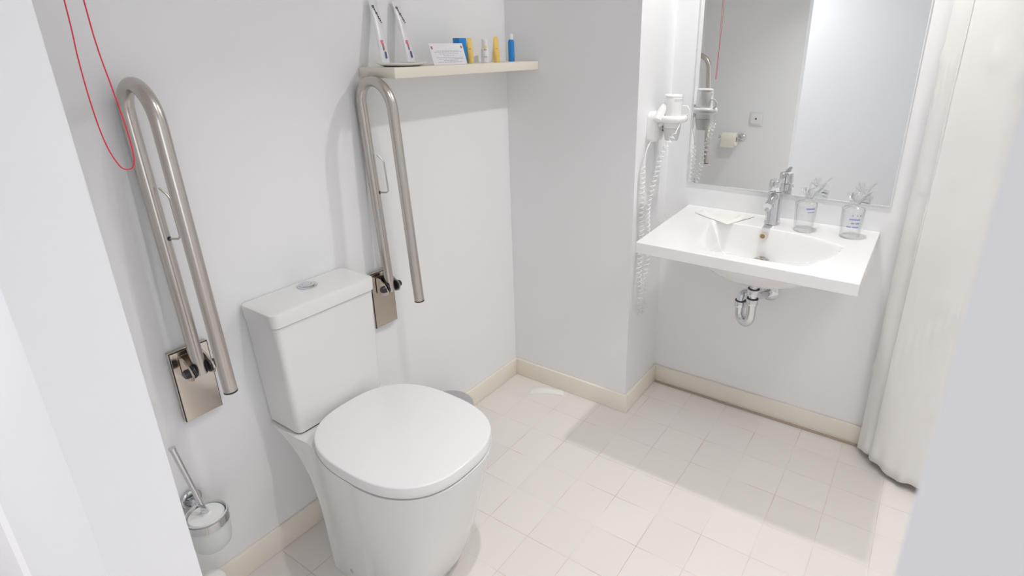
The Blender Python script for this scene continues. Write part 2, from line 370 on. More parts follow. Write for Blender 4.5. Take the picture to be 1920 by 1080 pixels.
# ------------------------------------------------------------------ fold-up grab bars
def grab_bar(x, label, ztop, za):
    t = thing('grab_bar', label, 'grab bar', (x, 0, 0.58), 'fold-up steel grab bars')
    bm = B(); box(bm, x-0.048, x+0.048, -0.014, -0.0005, 0.585, 0.787, 0.004, 3); obj('mounting_plate', bm, m_plate, t)
    bm = B(); box(bm, x-0.0470, x+0.0470, -0.0152, -0.0138, 0.5865, 0.7860); obj('plate_gap_shade', bm, m_black, t, smooth=False)  # black layer stands in for the shaded gap around the cover
    bm = B(); box(bm, x-0.0452, x+0.0450, -0.0172, -0.0152, 0.5875, 0.7838, 0.0006, 1); obj('plate_cover', bm, m_plate, t)
    def L(y, z): return Vector((x, y, z))
    near0, near1 = L(-0.053, 0.722), L(-0.0178, ztop+0.010)
    far0, far1 = L(-0.190, 0.720), L(-0.155, ztop)
    d = (near1-near0).normalized(); pts = []
    for k in range(7): pts.append(near0.lerp(near1, k/6))
    c = (near1+far1)/2; rad = (near1-far1).length/2; e = (near1-far1).normalized()
    for k in range(1, 20):
        a = PI*k/20; pts.append(c+e*math.cos(a)*rad+d*math.sin(a)*rad*1.05)
    for k in range(7): pts.append(far1.lerp(far0, k/6))
    bm = B(); tube(bm, pts, 0.0158, 24); tb = obj('bar_tube', bm, m_steel, t)
    bm = B(); dd = (far0-far1).normalized(); tube(bm, [far0-dd*0.001, far0+dd*0.003, far0+dd*0.0045], [0.0161, 0.0161, 0.0135], 24); obj('end_cap', bm, m_black, tb)
    # hinge bracket: two cheeks, black washers and bolts
    bm = B()
    for s in (-1, 1):
        prof = [(-0.0155, 0.772), (-0.040, 0.765), (-0.066, 0.748), (-0.074, 0.732), (-0.068, 0.718), (-0.050, 0.712), (-0.0155, 0.716)]
        x0 = x+s*0.0235; x1 = x+s*0.0285
        a = [bm.verts.new((x0, y, z)) for y, z in prof]; c2 = [bm.verts.new((x1, y, z)) for y, z in prof]
        bm.faces.new(a); bm.faces.new(c2[::-1])
        for k in range(len(prof)): bm.faces.new((a[k], a[(k+1) % 7], c2[(k+1) % 7], c2[k]))
    box(bm, x-0.0285, x+0.0285, -0.020, -0.0155, 0.712, 0.772)
    br = obj('hinge_bracket', bm, m_plate, t, smooth=False)
    for s in (-1, 1):
        bm = B(); lathe(bm, [(0, 0.0), (0.0175, 0.0), (0.0175, 0.0055), (0, 0.0055)], (x+s*0.0170, -0.058, 0.738), 24, axis=(s, 0, 0)); obj('washer', bm, m_black, br)
        bm = B(); lathe(bm, [(0, 0), (0.0125, 0.0), (0.0125, 0.006), (0.010, 0.011), (0, 0.012)], (x+s*0.0287, -0.058, 0.738), 20, axis=(s, 0, 0)); obj('bolt', bm, m_black, br)
    # spare roll arm
    p = near0.lerp(near1, (za-0.722)/(ztop+0.010-0.722)); out = Vector((0.50, -0.86, 0)).normalized()
    q = p+out*0.014; A = [q, q+out*0.024, q+out*0.030+Vector((0, 0.0005, 0.007)), q+out*0.030+Vector((0, 0.006, 0.095)), q+out*0.027+Vector((0, 0.009, 0.104)), q+out*0.013+Vector((0, 0.011, 0.120))]
    A2 = [A[0], A[1], A[1].lerp(A[2], 0.6)+out*0.001, A[2], A[3], A[4], A[5]]
    bm = B(); tube(bm, A2, 0.0026, 10); obj('roll_arm', bm, m_steel, tb)
    bm = B(); tube(bm, [q-out*0.002, q+out*0.003], 0.0055, 12); obj('arm_grommet', bm, m_black, tb)
grab_bar(-1.372, 'folded-up brushed steel grab bar left of the toilet, above the brush', 1.350, 1.080)
grab_bar(-0.747, 'folded-up brushed steel grab bar right of the toilet, below the shelf', 1.325, 1.060)

# ------------------------------------------------------------------ brush and holder
HX, HY, HZ = -1.456, -0.082, 0.346
t = thing('brush_holder', 'chrome wall holder with frosted cup for the toilet brush', 'brush holder', (HX, -0.0005, HZ))
bm = B(); lathe(bm, [(0, 0.0005), (0.026, 0.0005), (0.026, 0.010), (0.023, 0.012), (0.020, 0.0125), (0.017, 0.009), (0, 0.009)], (HX+0.003, 0, HZ+0.012), 32, axis=(0, -1, 0)); obj('wall_disc', bm, m_chrome, t)
bm = B(); tube(bm, [(HX+0.003, -0.008, HZ+0.008), (HX, -0.036, HZ-0.004)], 0.007, 12); obj('stem', bm, m_chrome, t)
bm = B(); lathe(bm, [(0.0505, -0.013), (0.0525, -0.013), (0.0525, 0.009), (0.0505, 0.009)], (HX, HY-0.002, HZ-0.008), 48, close=True); obj('ring', bm, m_chrome, t)
bm = B(); lathe(bm, [(0.020, -0.100), (0.034, -0.098), (0.043, -0.088), (0.048, -0.066), (0.0498, -0.03), (0.0500, 0.006), (0.0510, 0.010), (0.0490, 0.012), (0.0470, 0.006), (0.0465, -0.03), (0.045, -0.065), (0.040, -0.084), (0.032, -0.092), (0.0, -0.094), (0.0, -0.100)], (HX, HY-0.002, HZ-0.004), 48); obj('cup', bm, m_frost, t)
t = thing('toilet_brush', 'toilet brush with slim chrome handle standing in the frosted cup', 'brush', (HX, HY, HZ-0.09))
bx, by = HX, HY-0.002
bm = B(); lathe(bm, [(0, -0.008), (0.043, -0.008), (0.0435, -0.001), (0.041, 0.002), (0.012, 0.004), (0.010, 0.010), (0, 0.010)], (bx, by, HZ), 40); obj('lid', bm, m_whitep, t)
bm = B(); a = Vector((bx, by, HZ+0.008)); c = Vector((-1.486, -0.078, 0.578)); dv = (c-a)
tube(bm, [a, a+dv*0.06, a+dv*0.062, a+dv*0.97, a+dv*0.972, a+dv], [0.0085, 0.0085, 0.0062, 0.0072, 0.0082, 0.0082], 16); obj('handle', bm, m_chrome, t)
bm = B(); lathe(bm, [(0, -0.08), (0.025, -0.075), (0.034, -0.05), (0.03, -0.025), (0.01, -0.012), (0, -0.012)], (bx, by, HZ), 24); obj('bristles', bm, m_whitep, t)

# white container on the floor, grey bin
bm = B(); cx, cy = -1.515, -0.106
lathe(bm, [(0, 0), (0.052, 0), (0.056, 0.004), (0.058, 0.150), (0.056, 0.161), (0.048, 0.167), (0.0, 0.171)], (cx, cy, 0), 48)
tag(obj('container', bm, m_paper, None), 'white round-topped container on the floor below the brush holder', 'container')
t = thing('waste_bin', 'small round grey waste bin on the floor behind the toilet', 'bin', (-0.597, -0.125, 0))
bm = B(); lathe(bm, [(0, 0), (0.086, 0), (0.090, 0.004), (0.097, 0.185), (0.0, 0.185)], (-0.597, -0.125, 0), 48); obj('bin_body', bm, m_grey, t)
bm = B(); lathe(bm, [(0.0985, 0.183), (0.0995, 0.187), (0.0985, 0.203), (0.094, 0.208), (0.06, 0.211), (0, 0.212)], (-0.597, -0.125, 0), 48); obj('bin_lid', bm, m_grey, t)

# ------------------------------------------------------------------ shelf and things on it
SZ = 1.440
bm = B(); box(bm, -0.728, -0.0005, -0.158, -0.0005, 1.410, SZ, 0.0015, 2)
tag(obj('wall_shelf', bm, m_shelf), 'cream floating wall shelf holding toiletries in the corner', 'shelf')
def bars(bm, P, ux, uy, rects, off):
    """thin printed marks on a plane at P with axes ux, uy, raised along off"""
    for (a, c, w_, h_) in rects:
        q = [P+ux*(a+sx_*w_/2)+uy*(c+sy_*h_/2) for sx_, sy_ in ((-1,-1),(1,-1),(1,1),(-1,1))]
        lo = [bm.verts.new(v+off*0.0001) for v in q]; hi = [bm.verts.new(v+off*0.0005) for v in q]
        bm.faces.new(hi); bm.faces.new(lo[::-1])
        for k in range(4): bm.faces.new((lo[k], lo[(k+1) % 4], hi[(k+1) % 4], hi[k]))
# saucer
t = thing('soap_dish', 'low white dish at the left end of the shelf', 'dish', (-0.640, -0.085, SZ))
bm = B(); 
def ell(z, a, b2): return [Vector((-0.632+a*math.cos(2*PI*k/48), -0.088+b2*math.sin(2*PI*k/48), z)) for k in range(48)]
loft(bm, [ell(SZ+0.0005, 0.062, 0.040), ell(SZ+0.003, 0.066, 0.043)]); obj('shade_foot', bm, m_dark, t)  # dark colour stands in for the shade under the dish
bm = B(); loft(bm, [ell(SZ+0.003, 0.068, 0.045), ell(SZ+0.008, 0.088, 0.055), ell(SZ+0.0105, 0.089, 0.056), ell(SZ+0.0105, 0.085, 0.052), ell(SZ+0.006, 0.068, 0.040)]); obj('dish', bm, m_whitep, t)
# two toothbrushes in printed paper sachets, leaning on the wall
m_wrap = mat('pale_sachet_film', (0.76, 0.76, 0.77), 0.3, var=0.01)
def sachet(x, xt, label, sw):
    z0 = SZ+0.0115
    t = thing('toothbrush_sachet', label, 'toothbrush', (x, -0.075, z0), 'wrapped toothbrushes')
    bot = Vector((x, -0.066, z0)); top = Vector((xt, -0.012, z0+0.178))
    uy = (top-bot).normalized(); ux = Vector((1, 0, 0)); ux = (ux-uy*ux.dot(uy)).normalized(); off = ux.cross(uy)
    if off.y > 0: off = -off
    L_ = (top-bot).length
    bm = B(); hw = 0.016
    secs = []
    for k in range(13):
        s = k/12; h = 0.0004+0.0042*math.sin(PI*s)**0.4; c = bot+uy*(s*L_)
        secs.append([c+ux*(hw*math.cos(a)*(1.0 if 0 < k < 12 else 1.02))+off*(h*math.sin(a)) for a in [2*PI*j/16 for j in range(16)]])
    loft(bm, secs); obj('wrapper', bm, m_wrap, t)
    P = bot+off*0.0048
    bm = B(); rc = [(-0.006+0.0022*i, 0.162-0.0052*i, 0.0034 if i % 3 else 0.006, 0.0030+0.002*(i % 2)) for i in range(9)]
    rc += [(-0.007, 0.166, 0.0075, 0.0035)]
    bars(bm, P, ux, uy, rc, off); obj('black_print', bm, m_blacki, t)
    bm = B(); bars(bm, P, ux, uy, [(-0.002, 0.060, 0.009, 0.012), (0.0015, 0.046, 0.0025, 0.02)], off); obj('pink_print', bm, m_pink, t)
    bm = B(); bars(bm, P, ux, uy, [(-0.0025, 0.044, 0.0015, 0.018), (0.003, 0.022, 0.006, 0.020)], off); obj('navy_print', bm, m_navy, t)
sachet(-0.676, -0.657, 'left wrapped toothbrush leaning against the wall on the shelf', 0)
sachet(-0.571, -0.566, 'right wrapped toothbrush leaning behind the white dish on the shelf', 1)
# card
t = thing('notice_card', 'white printed notice card standing on the shelf', 'card', (-0.432, -0.1, SZ))
bm = B(); cx0, cx1 = -0.521, -0.362; y0, y1 = -0.114, -0.0945
vs = [Vector((cx0, y0, SZ+0.0005)), Vector((cx1, y0, SZ+0.0005)), Vector((cx1, y1, SZ+0.066)), Vector((cx0, y1, SZ+0.066))]
nn = (vs[1]-vs[0]).cross(vs[3]-vs[0]).normalized(); nn = nn if nn.y < 0 else -nn
loft(bm, [[v for v in vs], [v-nn*0.0012 for v in vs]]); obj('panel', bm, m_card, t, smooth=False)
uxx = Vector((1, 0, 0)); uyy = (vs[3]-vs[0]).normalized(); ctr = (vs[0]+vs[1])/2+nn*0.0001
bm = B(); rc = []
for zz, wd in ((0.044, 0.10), (0.040, 0.125), (0.0345, 0.085), (0.030, 0.05), (0.022, 0.12), (0.018, 0.10), (0.013, 0.06), (0.008, 0.11)):
    x_ = -wd/2
    while x_ < wd/2:
        l_ = random.uniform(0.006, 0.016); rc.append((x_+l_/2, zz, l_, 0.0013)); x_ += l_+0.003
bars(bm, ctr, uxx, uyy, rc, nn); obj('lettering', bm, m_ink, t)
m_emb = mat('emblem_ink', (0.45, 0.2, 0.2), 0.6, var=0.05)
for rc in ([(-0.070, 0.0555, 0.008, 0.0065), (-0.070, 0.0510, 0.006, 0.003)], [(0.070, 0.056, 0.008, 0.008)]):
    bm = B(); bars(bm, ctr, uxx, uyy, rc, nn); obj('emblem', bm, m_emb, t)
# blue box, partly behind the card
bm = B(); box(bm, -0.372, -0.336, -0.092, -0.062, SZ+0.0005, SZ+0.083, 0.0015, 2)
tb_ = obj('carton', bm, m_blue); tag(tb_, 'blue carton standing partly behind the notice card', 'box')
m_lab = mat('label_ink', (0.45, 0.40, 0.25), 0.6, var=0.03)
def tubeobj(x, h, r, m, cap, capm, label, name='toiletry_tube', cat='tube', band=None):
    t = thing(name, label, cat, (x, -0.085, SZ), 'small toiletry tubes and bottles on the shelf')
    z0 = SZ+0.0005; y = -0.085
    def e(z, a, b_): return [Vector((x+a*math.cos(2*PI*k/28), y+b_*math.sin(2*PI*k/28), z)) for k in range(28)]
    hb = h-cap if cap > 0 else h
    if cap > 0:
        bm = B(); loft(bm, [e(z0, r*0.96, r*0.9), e(z0+0.003, r, r*0.95), e(z0+hb*0.9, r, r*0.9), e(z0+hb, r*0.7, r*0.7)]); obj('body', bm, m, t)
        bm = B(); loft(bm, [e(z0+hb, r*0.72, r*0.72), e(z0+hb+cap-0.002, r*0.70, r*0.70), e(z0+h, r*0.6, r*0.6)]); obj('cap', bm, capm, t)
    else:   # crimped tube standing on its cap
        c_ = -cap
        bm = B(); loft(bm, [e(z0, r*0.9, r*0.9), e(z0+c_, r*0.93, r*0.93)]); obj('cap', bm, capm, t)
        bm = B(); loft(bm, [e(z0+c_, r*0.95, r*0.95), e(z0+c_+0.004, r, r*0.95), e(z0+h*0.6, r*1.05, r*0.6), e(z0+h-0.006, r*0.95, r*0.12), e(z0+h, r*0.75, r*0.1)]); obj('body', bm, m, t)
    for (zz, ww, hh) in (band or []):
        bm = B(); n = Vector((-0.66, -0.75, 0)); bars(bm, Vector((x, y, z0))+n*(r*(0.96 if cap > 0 else 0.93-zz*3)+0.0004), Vector((0.75, -0.66, 0)), Vector((0, 0, 1)), [(0, zz, ww*0.7, hh)], n)
        obj('label_print', bm, m_lab, t)
tubeobj(-0.314, 0.083, 0.0125, m_yel, -0.016, m_yel, 'orange-yellow tube right beside the blue carton', band=[(0.047, 0.010, 0.0025), (0.021, 0.012, 0.003)])
tubeobj(-0.232, 0.080, 0.0145, m_card, 0.030, m_card, 'pale bottle with a yellow label dot between two yellow tubes', 'toiletry_bottle', 'bottle', band=[(0.044, 0.014, 0.003), (0.020, 0.016, 0.003)])
tubeobj(-0.167, 0.088, 0.0135, m_yel, -0.016, m_yel, 'yellow tube between the pale bottle and the blue bottle', band=[(0.047, 0.012, 0.002), (0.021, 0.012, 0.003)])
tubeobj(-0.075, 0.098, 0.0125, m_blue, 0.020, m_card, 'blue bottle with white cap, last at the right end of the shelf', 'toiletry_bottle', 'bottle')
po = [o for o in bpy.data.objects if o.get('label', '').startswith('pale bottle')][0]
bm = B(); lathe(bm, [(0, 0), (0.0048, 0), (0.0048, 0.0012), (0, 0.0012)], (-0.232-0.66*0.0137, -0.085-0.75*0.0137, SZ+0.053), 20, axis=(-0.66, -0.75, 0)); obj('yellow_dot', bm, m_yel2, po)

# ------------------------------------------------------------------ red pull cord
t = thing('pull_cord', 'looped red emergency pull cord hanging left of the left grab bar', 'cord', (-1.46, -0.18, CEIL))
P = [(-1.470, CEIL-0.02), (-1.480, 1.90), (-1.482, 1.579), (-1.486, 1.482), (-1.486, 1.397), (-1.481, 1.328), (-1.469, 1.284), (-1.457, 1.274), (-1.447, 1.279), (-1.442, 1.301), (-1.443, 1.353), (-1.449, 1.424), (-1.456, 1.5), (-1.458, 1.58), (-1.460, 1.90), (-1.466, CEIL-0.02)]
bm = B(); tube(bm, catmull([(x, -0.18-0.012*math.sin((i/len(P)-0.5)*2), z) for i, (x, z) in enumerate(P)], 8), 0.0012, 8); obj('cord_loop', bm, m_red, t)
bm = B(); lathe(bm, [(0, -0.0005), (0.04, -0.0005), (0.04, -0.018), (0.034, -0.026), (0, -0.028)], (-1.468, -0.18, CEIL), 32); obj('ceiling_switch', bm, m_whitep, t)

# ------------------------------------------------------------------ washbasin
ZT = 0.876; ZB = 0.813
SXF, SXB = -0.193, R-0.001; SY0, SY1 = -0.694, -1.398
def zt(x): return ZT-0.022*(1-(x-SXF)/(SXB-SXF))      # the top falls slightly towards the front
def depth(x, y):
    yc = -1.065; xb, xf = 0.160-0.055*max(0, (yc-y)/0.235)**2, -0.150
    u = (xb-x)/(xb-xf)
    if u <= 0 or u >= 1: return 0
    def ss(q): q = max(0, min(1, q)); return q*q*(3-2*q)
    q = y-yc
    if q > 0: g = ss((0.228-0.05*u-q)/0.075)
    else: g = max(0, 1-(abs(q)/(0.245*(1-0.35*u**2)))**2.0)**0.75
    fb = ss(u/0.055)
    return 0.140*fb*(1-u)**1.1*g
bm = B(); NX, NY = 150, 150
wb = thing('washbasin', 'white rectangular ceramic washbasin mounted below the mirror', 'washbasin', (R, -1.05, ZT))
rc_ = 0.012
def shape(i, j):
    fx = i/NX; fy = j/NY
    return SXF+(SXB-SXF)*fx, SY1+(SY0-SY1)*fy
top = [[None]*(NY+1) for _ in range(NX+1)]; bot = [[None]*(NY+1) for _ in range(NX+1)]
for i in range(NX+1):
    for j in range(NY+1):
        x, y = shape(i, j); d = depth(x, y)
        # overflow / tap ledge kept flat; slight rise at the edges
        top[i][j] = bm.verts.new((x, y, zt(x)-d))
        xs, ys = x, y
        db = 0
        # shallow bowl under the slab
        q = ((x-0.05)/0.20)**2+((y+1.06)/0.27)**2
        db = 0.112*max(0, 1-q**1.3)
        bot[i][j] = bm.verts.new((xs, ys, ZB-db))
for i in range(NX):
    for j in range(NY):
        bm.faces.new((top[i][j], top[i+1][j], top[i+1][j+1], top[i][j+1]))
        bm.faces.new((bot[i][j], bot[i][j+1], bot[i+1][j+1], bot[i+1][j]))
ring_t = [top[i][0] for i in range(NX+1)]+[top[NX][j] for j in range(1, NY+1)]+[top[i][NY] for i in range(NX-1, -1, -1)]+[top[0][j] for j in range(NY-1, 0, -1)]
ring_b = [bot[i][0] for i in range(NX+1)]+[bot[NX][j] for j in range(1, NY+1)]+[bot[i][NY] for i in range(NX-1, -1, -1)]+[bot[0][j] for j in range(NY-1, 0, -1)]
for k in range(len(ring_t)):
    n_ = (k+1) % len(ring_t); bm.faces.new((ring_t[k], ring_t[n_], ring_b[n_], ring_b[k]))
sb = obj('basin', bm, m_sink, wb, angle=0.9)
bv = sb.modifiers.new('round_edges', 'BEVEL'); bv.width = 0.005; bv.segments = 3; bv.limit_method = 'ANGLE'; bv.angle_limit = math.radians(60)
# overflow ring and waste
bm = B(); lathe(bm, [(0.0135, -0.006), (0.0135, 0.003), (0.011, 0.004), (0.0085, 0.002), (0.0085, 0.0)], (0.1430, -1.040, 0.842), 28, axis=(-1, 0, 0.08), close=True); obj('overflow_ring', bm, m_beige, wb)
bm = B(); lathe(bm, [(0, 0), (0.0085, 0), (0.0085, 0.0012), (0, 0.0012)], (0.1430, -1.040, 0.842), 20, axis=(-1, 0, 0.08)); obj('overflow_hole', bm, mat('overflow_dark', (0.30, 0.22, 0.17), 0.6, var=0.05), wb)
bm = B(); lathe(bm, [(0, 0), (0.032, 0), (0.032, 0.003), (0.029, 0.005), (0.027, 0.007), (0, 0.009)], (0.098, -1.055, 0.757), 32, axis=(-0.42, 0, 1)); obj('waste_plug', bm, m_chrome, wb)

# ------------------------------------------------------------------ tap
TX, TY = 0.226, -1.048
ZT_ = ZT; ZT = zt(TX)
t = thing('faucet', 'chrome single-lever mixer tap standing on the washbasin', 'faucet', (TX, TY, ZT))
bm = B(); lathe(bm, [(0, 0.0003), (0.0275, 0.0003), (0.0275, 0.004), (0.0268, 0.006), (0.0262, 0.008), (0.0252, 0.120), (0.0248, 0.122), (0, 0.122)], (TX, TY, ZT), 40); obj('body', bm, m_chrome, t)
bm = B(); lathe(bm, [(0, 0.1235), (0.0248, 0.1235), (0.0252, 0.125), (0.0248, 0.158), (0.021, 0.163), (0, 0.164)], (TX, TY, ZT), 40); hd = obj('lever_head', bm, m_chrome, t)
bm = B()
secs = []
for k in range(9):
    s = k/8; c = Vector((TX-0.010-0.050*s, TY, ZT+0.162+0.010*s)); wd = 0.011-0.004*s; th = 0.0045-0.002*s
    secs.append([c+Vector((0, wd*math.cos(a), th*math.sin(a))) for a in [2*PI*j/14 for j in range(14)]])
loft(bm, secs); obj('lever', bm, m_chrome, hd)
bm = B(); tube(bm, [(TX-0.012, TY, ZT+0.108), (TX-0.06, TY, ZT+0.097), (TX-0.102, TY, ZT+0.086)], [0.0145, 0.0138, 0.0135], 24); sp = obj('spout', bm, m_chrome, t)
bm = B(); tube(bm, [(TX-0.092, TY, ZT+0.079), (TX-0.094, TY, ZT+0.068)], [0.0105, 0.0105], 20); obj('aerator', bm, m_chrome, sp)

ZT = ZT_
# ------------------------------------------------------------------ trap
mx_, my_ = 0.050, -1.054
t = thing('drain_trap', 'chrome U-bend drain trap hanging below the washbasin', 'drain trap', (mx_, my_, 0.52))
bm = B(); lathe(bm, [(0, 0), (0.024, 0), (0.024, -0.018), (0.021, -0.022), (0, -0.022)], (mx_, my_, 0.704), 32); obj('waste_collar', bm, m_chrome, t)
lx, ly = 0.078, -1.006
p0 = Vector((mx_, my_, 0)); p1 = Vector((lx, ly, 0)); cc = (p0+p1)/2; rr = (p1-p0).length/2; e_ = (p0-p1).normalized()
bm = B(); tube(bm, [(mx_, my_, 0.69), (mx_, my_, 0.625)], 0.0150, 24); obj('inlet_pipe', bm, m_chrome, t)
pts = [Vector((mx_, my_, 0.628)), Vector((mx_, my_, 0.575))]
for k in range(1, 16):
    a = PI*k/16; pts.append(cc+e_*rr*math.cos(a)+Vector((0, 0, 0.562-rr*1.25*math.sin(a))))
pts += [Vector((lx, ly, 0.575)), Vector((lx, ly, 0.595))]
bm = B(); tube(bm, pts, 0.0172, 24); obj('u_bend', bm, m_chrome, t)
op = catmull([(lx, ly, 0.592), (lx, ly, 0.612), (lx+0.012, ly-0.006, 0.628), (lx+0.05, ly-0.02, 0.620), (0.20, -1.045, 0.585), (R-0.004, -1.058, 0.566)], 6)
bm = B(); tube(bm, op, 0.0145, 20); obj('outlet_pipe', bm, m_chrome, t)
for (x_, y_, z_) in ((mx_, my_, 0.660), (mx_, my_, 0.622), (lx, ly, 0.592)):
    bm = B(); lathe(bm, [(0.015, -0.013), (0.0205, -0.013), (0.0215, -0.010), (0.0215, 0.006), (0.019, 0.010), (0.015, 0.010)], (x_, y_, z_), 28, close=True); nut = obj('slip_nut', bm, m_chrome, t)
    bm = B(); lathe(bm, [(0.0155, 0.0105), (0.0205, 0.0105), (0.0205, 0.0130), (0.0155, 0.0130)], (x_, y_, z_), 28, close=True); obj('rubber_seal', bm, m_black, nut)
bm = B(); lathe(bm, [(0.013, 0.0005), (0.036, 0.0005), (0.036, 0.003), (0.030, 0.008), (0.018, 0.012), (0.013, 0.012)], (R, -1.058, 0.566), 36, axis=(-1, 0, 0), close=True); obj('wall_flange', bm, m_chrome, t)

# ------------------------------------------------------------------ wrapped tumblers
def tumbler(x, y, rot_, label, prints):
    t = thing('tumbler', label, 'glass', (x, y, ZT), 'wrapped drinking glasses')
    z = zt(x+0.03)+0.0008
    bm = B(); lathe(bm, [(0, 0), (0.026, 0), (0.028, 0.003), (0.0335, 0.092), (0.0330, 0.0935), (0.0320, 0.092), (0.0268, 0.010), (0, 0.008)], (x, y, z), 40); obj('glass', bm, m_glass, t)
    bm = B(); n = 48; rings = []
    prof = [(0.0305, 0.0004), (0.0315, 0.004), (0.0345, 0.05), (0.0362, 0.09), (0.034, 0.099), (0.022, 0.105), (0.010, 0.109), (0.007, 0.113), (0.014, 0.120), (0.030, 0.134), (0.040, 0.146)]
    for k, (r_, h_) in enumerate(prof):
        ring = []
        for q in range(n):
            a = 2*PI*q/n+rot_; am = 0.02 if k < 4 else (0.12 if k < 8 else 0.30)
            rr_ = r_*(1+am*math.sin(a*7+k*0.4)+am*0.5*math.sin(a*13+1))
            dz = (0.010*math.sin(a*3+1)+0.006*math.sin(a*5)) if k > 8 else 0
            tilt = 0.010*max(0, k-7)
            ring.append(bm.verts.new((x+rr_*math.cos(a)+tilt, y+rr_*math.sin(a)*0.8-tilt*0.4 if k > 7 else y+rr_*math.sin(a), z+h_+dz)))
        rings.append(ring)
    for a_, c_ in zip(rings, rings[1:]):
        for q in range(n): bm.faces.new((a_[q], a_[(q+1) % n], c_[(q+1) % n], c_[q]))
    wr = obj('wrapper', bm, m_film, t, angle=1.2)
    bm = B(); out = Vector((-0.86, -0.5, 0)).normalized()
    base = Vector((x, y, z))
    for (h, a0, da, hh) in prints:
        for k in range(int(da/0.09)):
            if random.random() < 0.25: continue
            a = PI+a0+k*0.09
            def P_(aa, zz): return base+Vector((math.cos(aa)*0.0378, math.sin(aa)*0.0378, zz))
            vs_ = [bm.verts.new(P_(a, h)), bm.verts.new(P_(a+0.07, h)), bm.verts.new(P_(a+0.07, h+hh)), bm.verts.new(P_(a, h+hh))]
            bm.faces.new(vs_)
    pr = obj('print', bm, m_bluei, wr)
    so = pr.modifiers.new('ink', 'SOLIDIFY'); so.thickness = 0.0003
tumbler(0.198, -1.163, 0.3, 'film-wrapped drinking glass next to the tap', [(0.083, 0.2, 0.9, 0.006), (0.072, 0.35, 0.7, 0.003)])
tumbler(0.205, -1.312, 1.1, 'film-wrapped drinking glass nearest the right end of the washbasin', [(0.080, 0.0, 0.9, 0.004), (0.066, -0.2, 1.1, 0.0045), (0.053, -0.2, 1.0, 0.0045), (0.040, -0.25, 1.0, 0.005)])

# ------------------------------------------------------------------ folded cloth on the basin
bm = B(); NU, NV = 40, 24
crn = [Vector((0.212, -0.755, 0)), Vector((0.290, -0.88, 0)), Vector((0.262, -0.975, 0)), Vector((0.128, -0.905, 0))]
def clothp(u, v):
    a = crn[0].lerp(crn[1], u); b_ = crn[3].lerp(crn[2], u); p = a.lerp(b_, v)
    p += Vector((0.010*math.sin(u*PI*2.2)*(1-v), 0.008*math.sin(v*PI*1.7+u), 0))
    h = 0.004+0.009*max(0, math.sin((u*1.2+v*0.9)*PI*1.6))**2+0.003*math.sin(v*7+u*3)**2
    edge = min(u, 1-u, v, 1-v); h = 0.0016+(h-0.0016)*min(1, edge/0.12)
    return Vector((p.x, p.y, zt(p.x)+h))
g = [[bm.verts.new(clothp(i/NU, j/NV)) for j in range(NV+1)] for i in range(NU+1)]
for i in range(NU):
    for j in range(NV): bm.faces.new((g[i][j], g[i+1][j], g[i+1][j+1], g[i][j+1]))
o = obj('cloth', bm, m_paper, None, angle=1.5); tag(o, 'crumpled white cloth on the back left corner of the washbasin', 'cloth')
so = o.modifiers.new('thickness', 'SOLIDIFY'); so.thickness = 0.0012; so.offset = 0

# ------------------------------------------------------------------ hair dryer and holder
YW = -W
t = thing('dryer_holder', 'white wall holder with ring carrying the hair dryer', 'holder', (0.15, YW, 1.16))
bm = B(); loft(bm, [[Vector((x, y, z)) for (x, z) in rrect(0.085+d_, 0.178-d_, 1.152+d_, 1.262-d_, 0.022)] for y, d_ in ((YW-0.0005, 0), (YW-0.022, 0.0), (YW-0.030, 0.003), (YW-0.033, 0.010))]); obj('wall_box', bm, m_whitep, t)
bm = B(); tube(bm, [(0.125, YW-0.028, 1.215), (0.133, YW-0.046, 1.226)], 0.012, 16); obj('bracket', bm, m_whitep, t)
ringp = [Vector((0.135+0.0435*math.cos(a), -0.668+0.0435*math.sin(a), 1.240)) for a in [2*PI*k/40 for k in range(40)]]
bm = B(); tube(bm, ringp, 0.0125, 14, closed=True); obj('ring', bm, m_whitep, t)
bm = B(); lathe(bm, [(0, 0), (0.004, 0), (0.004, 0.002), (0, 0.002)], (0.160, YW-0.033, 1.190), 12, axis=(0, -1, 0)); lathe(bm, [(0, 0), (0.003, 0), (0.003, 0.002), (0, 0.002)], (0.160, YW-0.033, 1.203), 12, axis=(0, -1, 0)); obj('switch', bm, m_black, t)
t = thing('hair_dryer', 'white hair dryer with coiled cord hanging in the wall holder', 'hair dryer', (0.135, -0.668, 1.16))
bm = B(); lathe(bm, [(0, 0.166), (0.028, 0.166), (0.0325, 0.163), (0.0335, 0.158), (0.0325, 0.155), (0.0335, 0.152), (0.0335, 0.110), (0.0328, 0.070), (0.0318, 0.046), (0, 0.046)], (0.135, -0.668, 1.160), 44); body = obj('barrel', bm, m_whitep, t)
bm = B(); lathe(bm, [(0, 0.045), (0.0315, 0.045), (0.0305, 0.030), (0.0235, 0.0), (0.0215, 0.0), (0.0215, 0.01), (0, 0.01)], (0.135, -0.668, 1.160), 44); obj('nozzle', bm, m_greyd, t)
bm = B()
for k in range(3): tube(bm, [Vector((0.135+0.0337*math.cos(a), -0.668+0.0337*math.sin(a), 1.303+k*0.004)) for a in [PI*1.15+PI*0.5*j/14 for j in range(15)]], 0.0006, 6)
obj('air_slots', bm, m_greyd, t)
bm = B(); hp = catmull([(0.128, -0.655, 1.292), (0.112, -0.640, 1.275), (0.092, -0.632, 1.250), (0.082, -0.630, 1.236)], 5)
tube(bm, hp, [0.0155]*len(hp), 18); obj('grip', bm, m_whitep, t)
bm = B(); tube(bm, [(0.150, -0.700, 1.285), (0.150, -0.716, 1.284), (0.150, -0.724, 1.272), (0.150, -0.722, 1.256), (0.150, -0.708, 1.248)], 0.0035, 10); obj('hanging_loop', bm, m_whitep, t)
